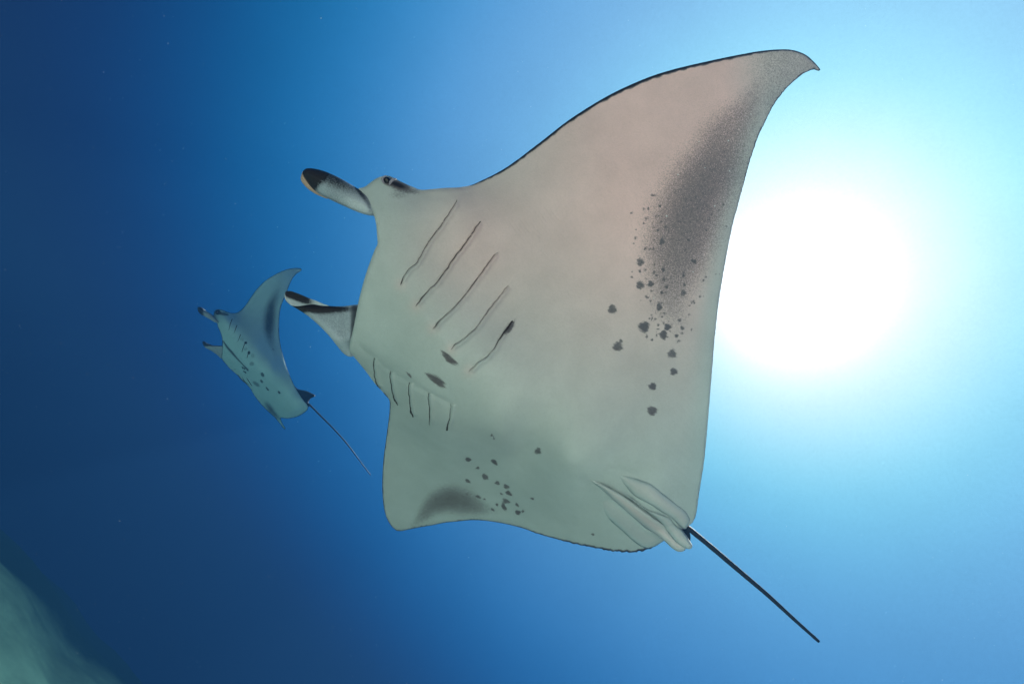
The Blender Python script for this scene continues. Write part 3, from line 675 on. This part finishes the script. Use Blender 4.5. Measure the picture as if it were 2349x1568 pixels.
BF = [(Z3([(640,190),(610,260),(575,340),(565,420),(560,500),(575,590),(600,660)]), [12,15,18,19,18,15,10], [.3,.6,.85,.95,.9,.6,.35]),
      (Z4([(640,600),(750,720),(830,830),(900,900),(960,960)]), [7,10,10,8,6], [.3,.7,.85,.8,.6]),
      (Z8([(515,695),(560,775),(650,880),(740,985),(830,1080),(920,1180)]), [1.6,3.2,3.6,2.2,1.8,3.0], [1,1,1,1,1,1])]
def pig_far(x, y, de, ti):
    Q = np.stack([x, y], 1); p = np.zeros(len(x))
    for P, W, Dn in BF:
        c = catmull(P, 5, False); u = np.linspace(0, 1, len(P)); d, t, _ = segdist(Q, c[:-1], c[1:])
        p = np.maximum(p, np.interp(t, u, Dn) * np.exp(-(d / np.interp(t, u, W)) ** 2))
    for sx, sy, a, b, an, s in SPF:
        c_, s_ = math.cos(math.radians(an)), math.sin(math.radians(an))
        u = ((x - sx) * c_ + (y - sy) * s_) / a; v = (-(x - sx) * s_ + (y - sy) * c_) / b
        p = np.maximum(p, s * smooth(1.25, .7, np.sqrt(u * u + v * v)))
    hem = (y < 760) & (x < 690)
    p = np.maximum(p, .7 * smooth(2.2, .6, de) * (ti < .36))
    p = np.maximum(p, .7 * smooth(1.8, .5, de) * (y > 940))
    p = np.where(de < .01, 1.3, p)
    return {'pigment': p, 'skin_light_tint': 0 * x + .1}
MF = catmull([(500,750),(560,800),(640,880),(702,935)], 12, False)
def back_far(x, y, de):
    d, t, _ = segdist(np.stack([x, y], 1), MF[:-1], MF[1:])
    e = np.sqrt(1 - (1 - np.clip(de / 20, 0, 1)) ** 2)
    return fFar(x, y) + .03 + (.34 * np.exp(-(d / 50) ** 2) * (1 - .7 * t) + .05) * e
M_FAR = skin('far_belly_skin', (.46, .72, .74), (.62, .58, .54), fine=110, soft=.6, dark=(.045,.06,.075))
base = w2(590, 850, F0 + .1)
far = empty('manta_ray', tuple(base.tolist()))
tag(far, 'small distant manta ray hazy and teal, with dark triangular dorsal fin and thin tail', 'manta ray', 'manta rays swimming in open water')
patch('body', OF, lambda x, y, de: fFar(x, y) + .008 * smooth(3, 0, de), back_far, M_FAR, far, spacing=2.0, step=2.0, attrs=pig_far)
for c in GF:
    cc = catmull(c, 2, False); w = np.interp(np.linspace(0, 1, len(cc)), [0, .3, 1], [1.6, 1.6, .5] if c[0][0] < 563 and c[0][1] < 800 else [.7, 1.7, 1.4])
    strip('gill_slit', cc, w, lambda x, y: fFar(x, y), .004, M_SLIT, far, thick=.004)
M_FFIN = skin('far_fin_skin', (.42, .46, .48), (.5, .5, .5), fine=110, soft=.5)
FFA = Z8([(82,150),(92,134),(120,128),(155,140),(200,175),(250,210),(300,240),(340,270),(370,300),(400,340),(440,390),(400,395),(360,378),(300,340),(250,312),(190,280),(150,262),(120,238),(98,205),(85,175)])
def pFFA(x, y, de, ti): return {'pigment': 1.05 * smooth(472, 458, x) + .3, 'skin_light_tint': 0 * x}
f, b = bulged(lambda x, y: fFar(np.maximum(x, 500), np.maximum(y, 725)) + .0025 * (500 - np.minimum(x, 500)), 8, .06, .06)
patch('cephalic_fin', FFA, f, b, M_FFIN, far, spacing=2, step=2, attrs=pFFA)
FFB = Z8([(163,718),(178,700),(205,706),(235,728),(275,745),(340,768),(420,774),(505,776),(560,790),(570,880),(520,915),(478,985),(440,955),(380,905),(300,850),(235,820),(195,785),(172,750)])
def pFFB(x, y, de, ti):
    return {'pigment': 1.0 * smooth(482, 466, x) * smooth(12, 5, y - 785) + .9 * smooth(3, 1, abs(y - 791 - .02 * (x - 470))) + .15 + .35 * smooth(800, 790, y) * (x > 490), 'skin_light_tint': 0 * x}
f, b = bulged(lambda x, y: fFar(np.maximum(x, 510), np.maximum(y, 790)) + .05 + .0025 * (510 - np.minimum(x, 510)), 8, .03, .06)
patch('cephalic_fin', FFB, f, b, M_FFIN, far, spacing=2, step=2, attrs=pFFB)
ball('eye', w2(500, 716, float(fFar(500., 716.)) + .0), .035, M_EYE, far)
DFF = Z4([(1240,320),(1270,350),(1300,380),(1350,398),(1420,408),(1500,432),(1570,465),(1625,495),(1642,515),(1620,535),(1580,552),(1545,580),(1520,620),(1512,650),(1535,690),(1520,730),(1470,700),(1400,630),(1320,500),(1260,390)])
f, b = bulged(lambda x, y: F0 + .30 + .002 * (x - 690), 5, .02, .03)
patch('dorsal_fin', DFF, f, b, M_DARK, far, spacing=2, step=2)
tl = catmull([(700,925),(708,927),(735,953),(770,988),(798,1020),(822,1052),(850,1089)], 8, False)
tp = w2(tl[:, 0], tl[:, 1], F0 + .25 + np.linspace(0, .4, len(tl)))
tube('tail', tp, np.interp(np.linspace(0, 1, len(tl)), [0, .1, 1], [.020, .012, .006]), M_TAIL, far, seg=8)

# ------------------------------------------------------------------ drifting specks
m_sn = plain('speck_white', (.80, .84, .84), .8, spec=.05)
ico = [(0, 0, 1), (.94, 0, -.33), (-.47, .82, -.33), (-.47, -.82, -.33)]
icf = [(0, 1, 2), (0, 2, 3), (0, 3, 1), (1, 3, 2)]
v, f = [], []
for i in range(4600):
    u = rng.uniform() 
    d = 1.0 + 7.5 * u ** 1.2
    x = rng.uniform(-150, 2500); y = rng.uniform(-150, 1750)
    p = w2(x, y, d)
    r = .00027 * math.exp(rng.normal(0, .45)) * (1 + .35 * d)
    if p[2] > 3.1 or p[2] < -2.9: continue
    q = rng.normal(0, 1, (3, 3)); q, _ = np.linalg.qr(q); st = np.array([1, rng.uniform(.6, 1), rng.uniform(.6, 1.6)])
    n0 = len(v)
    for c in ico: v.append(p + q @ (np.array(c) * st) * r)
    f += [[a + n0 for a in t] for t in icf]
sn = link('marine_snow', v, f, m_sn); tag(sn, 'fine white specks drifting in the water', kind='stuff')
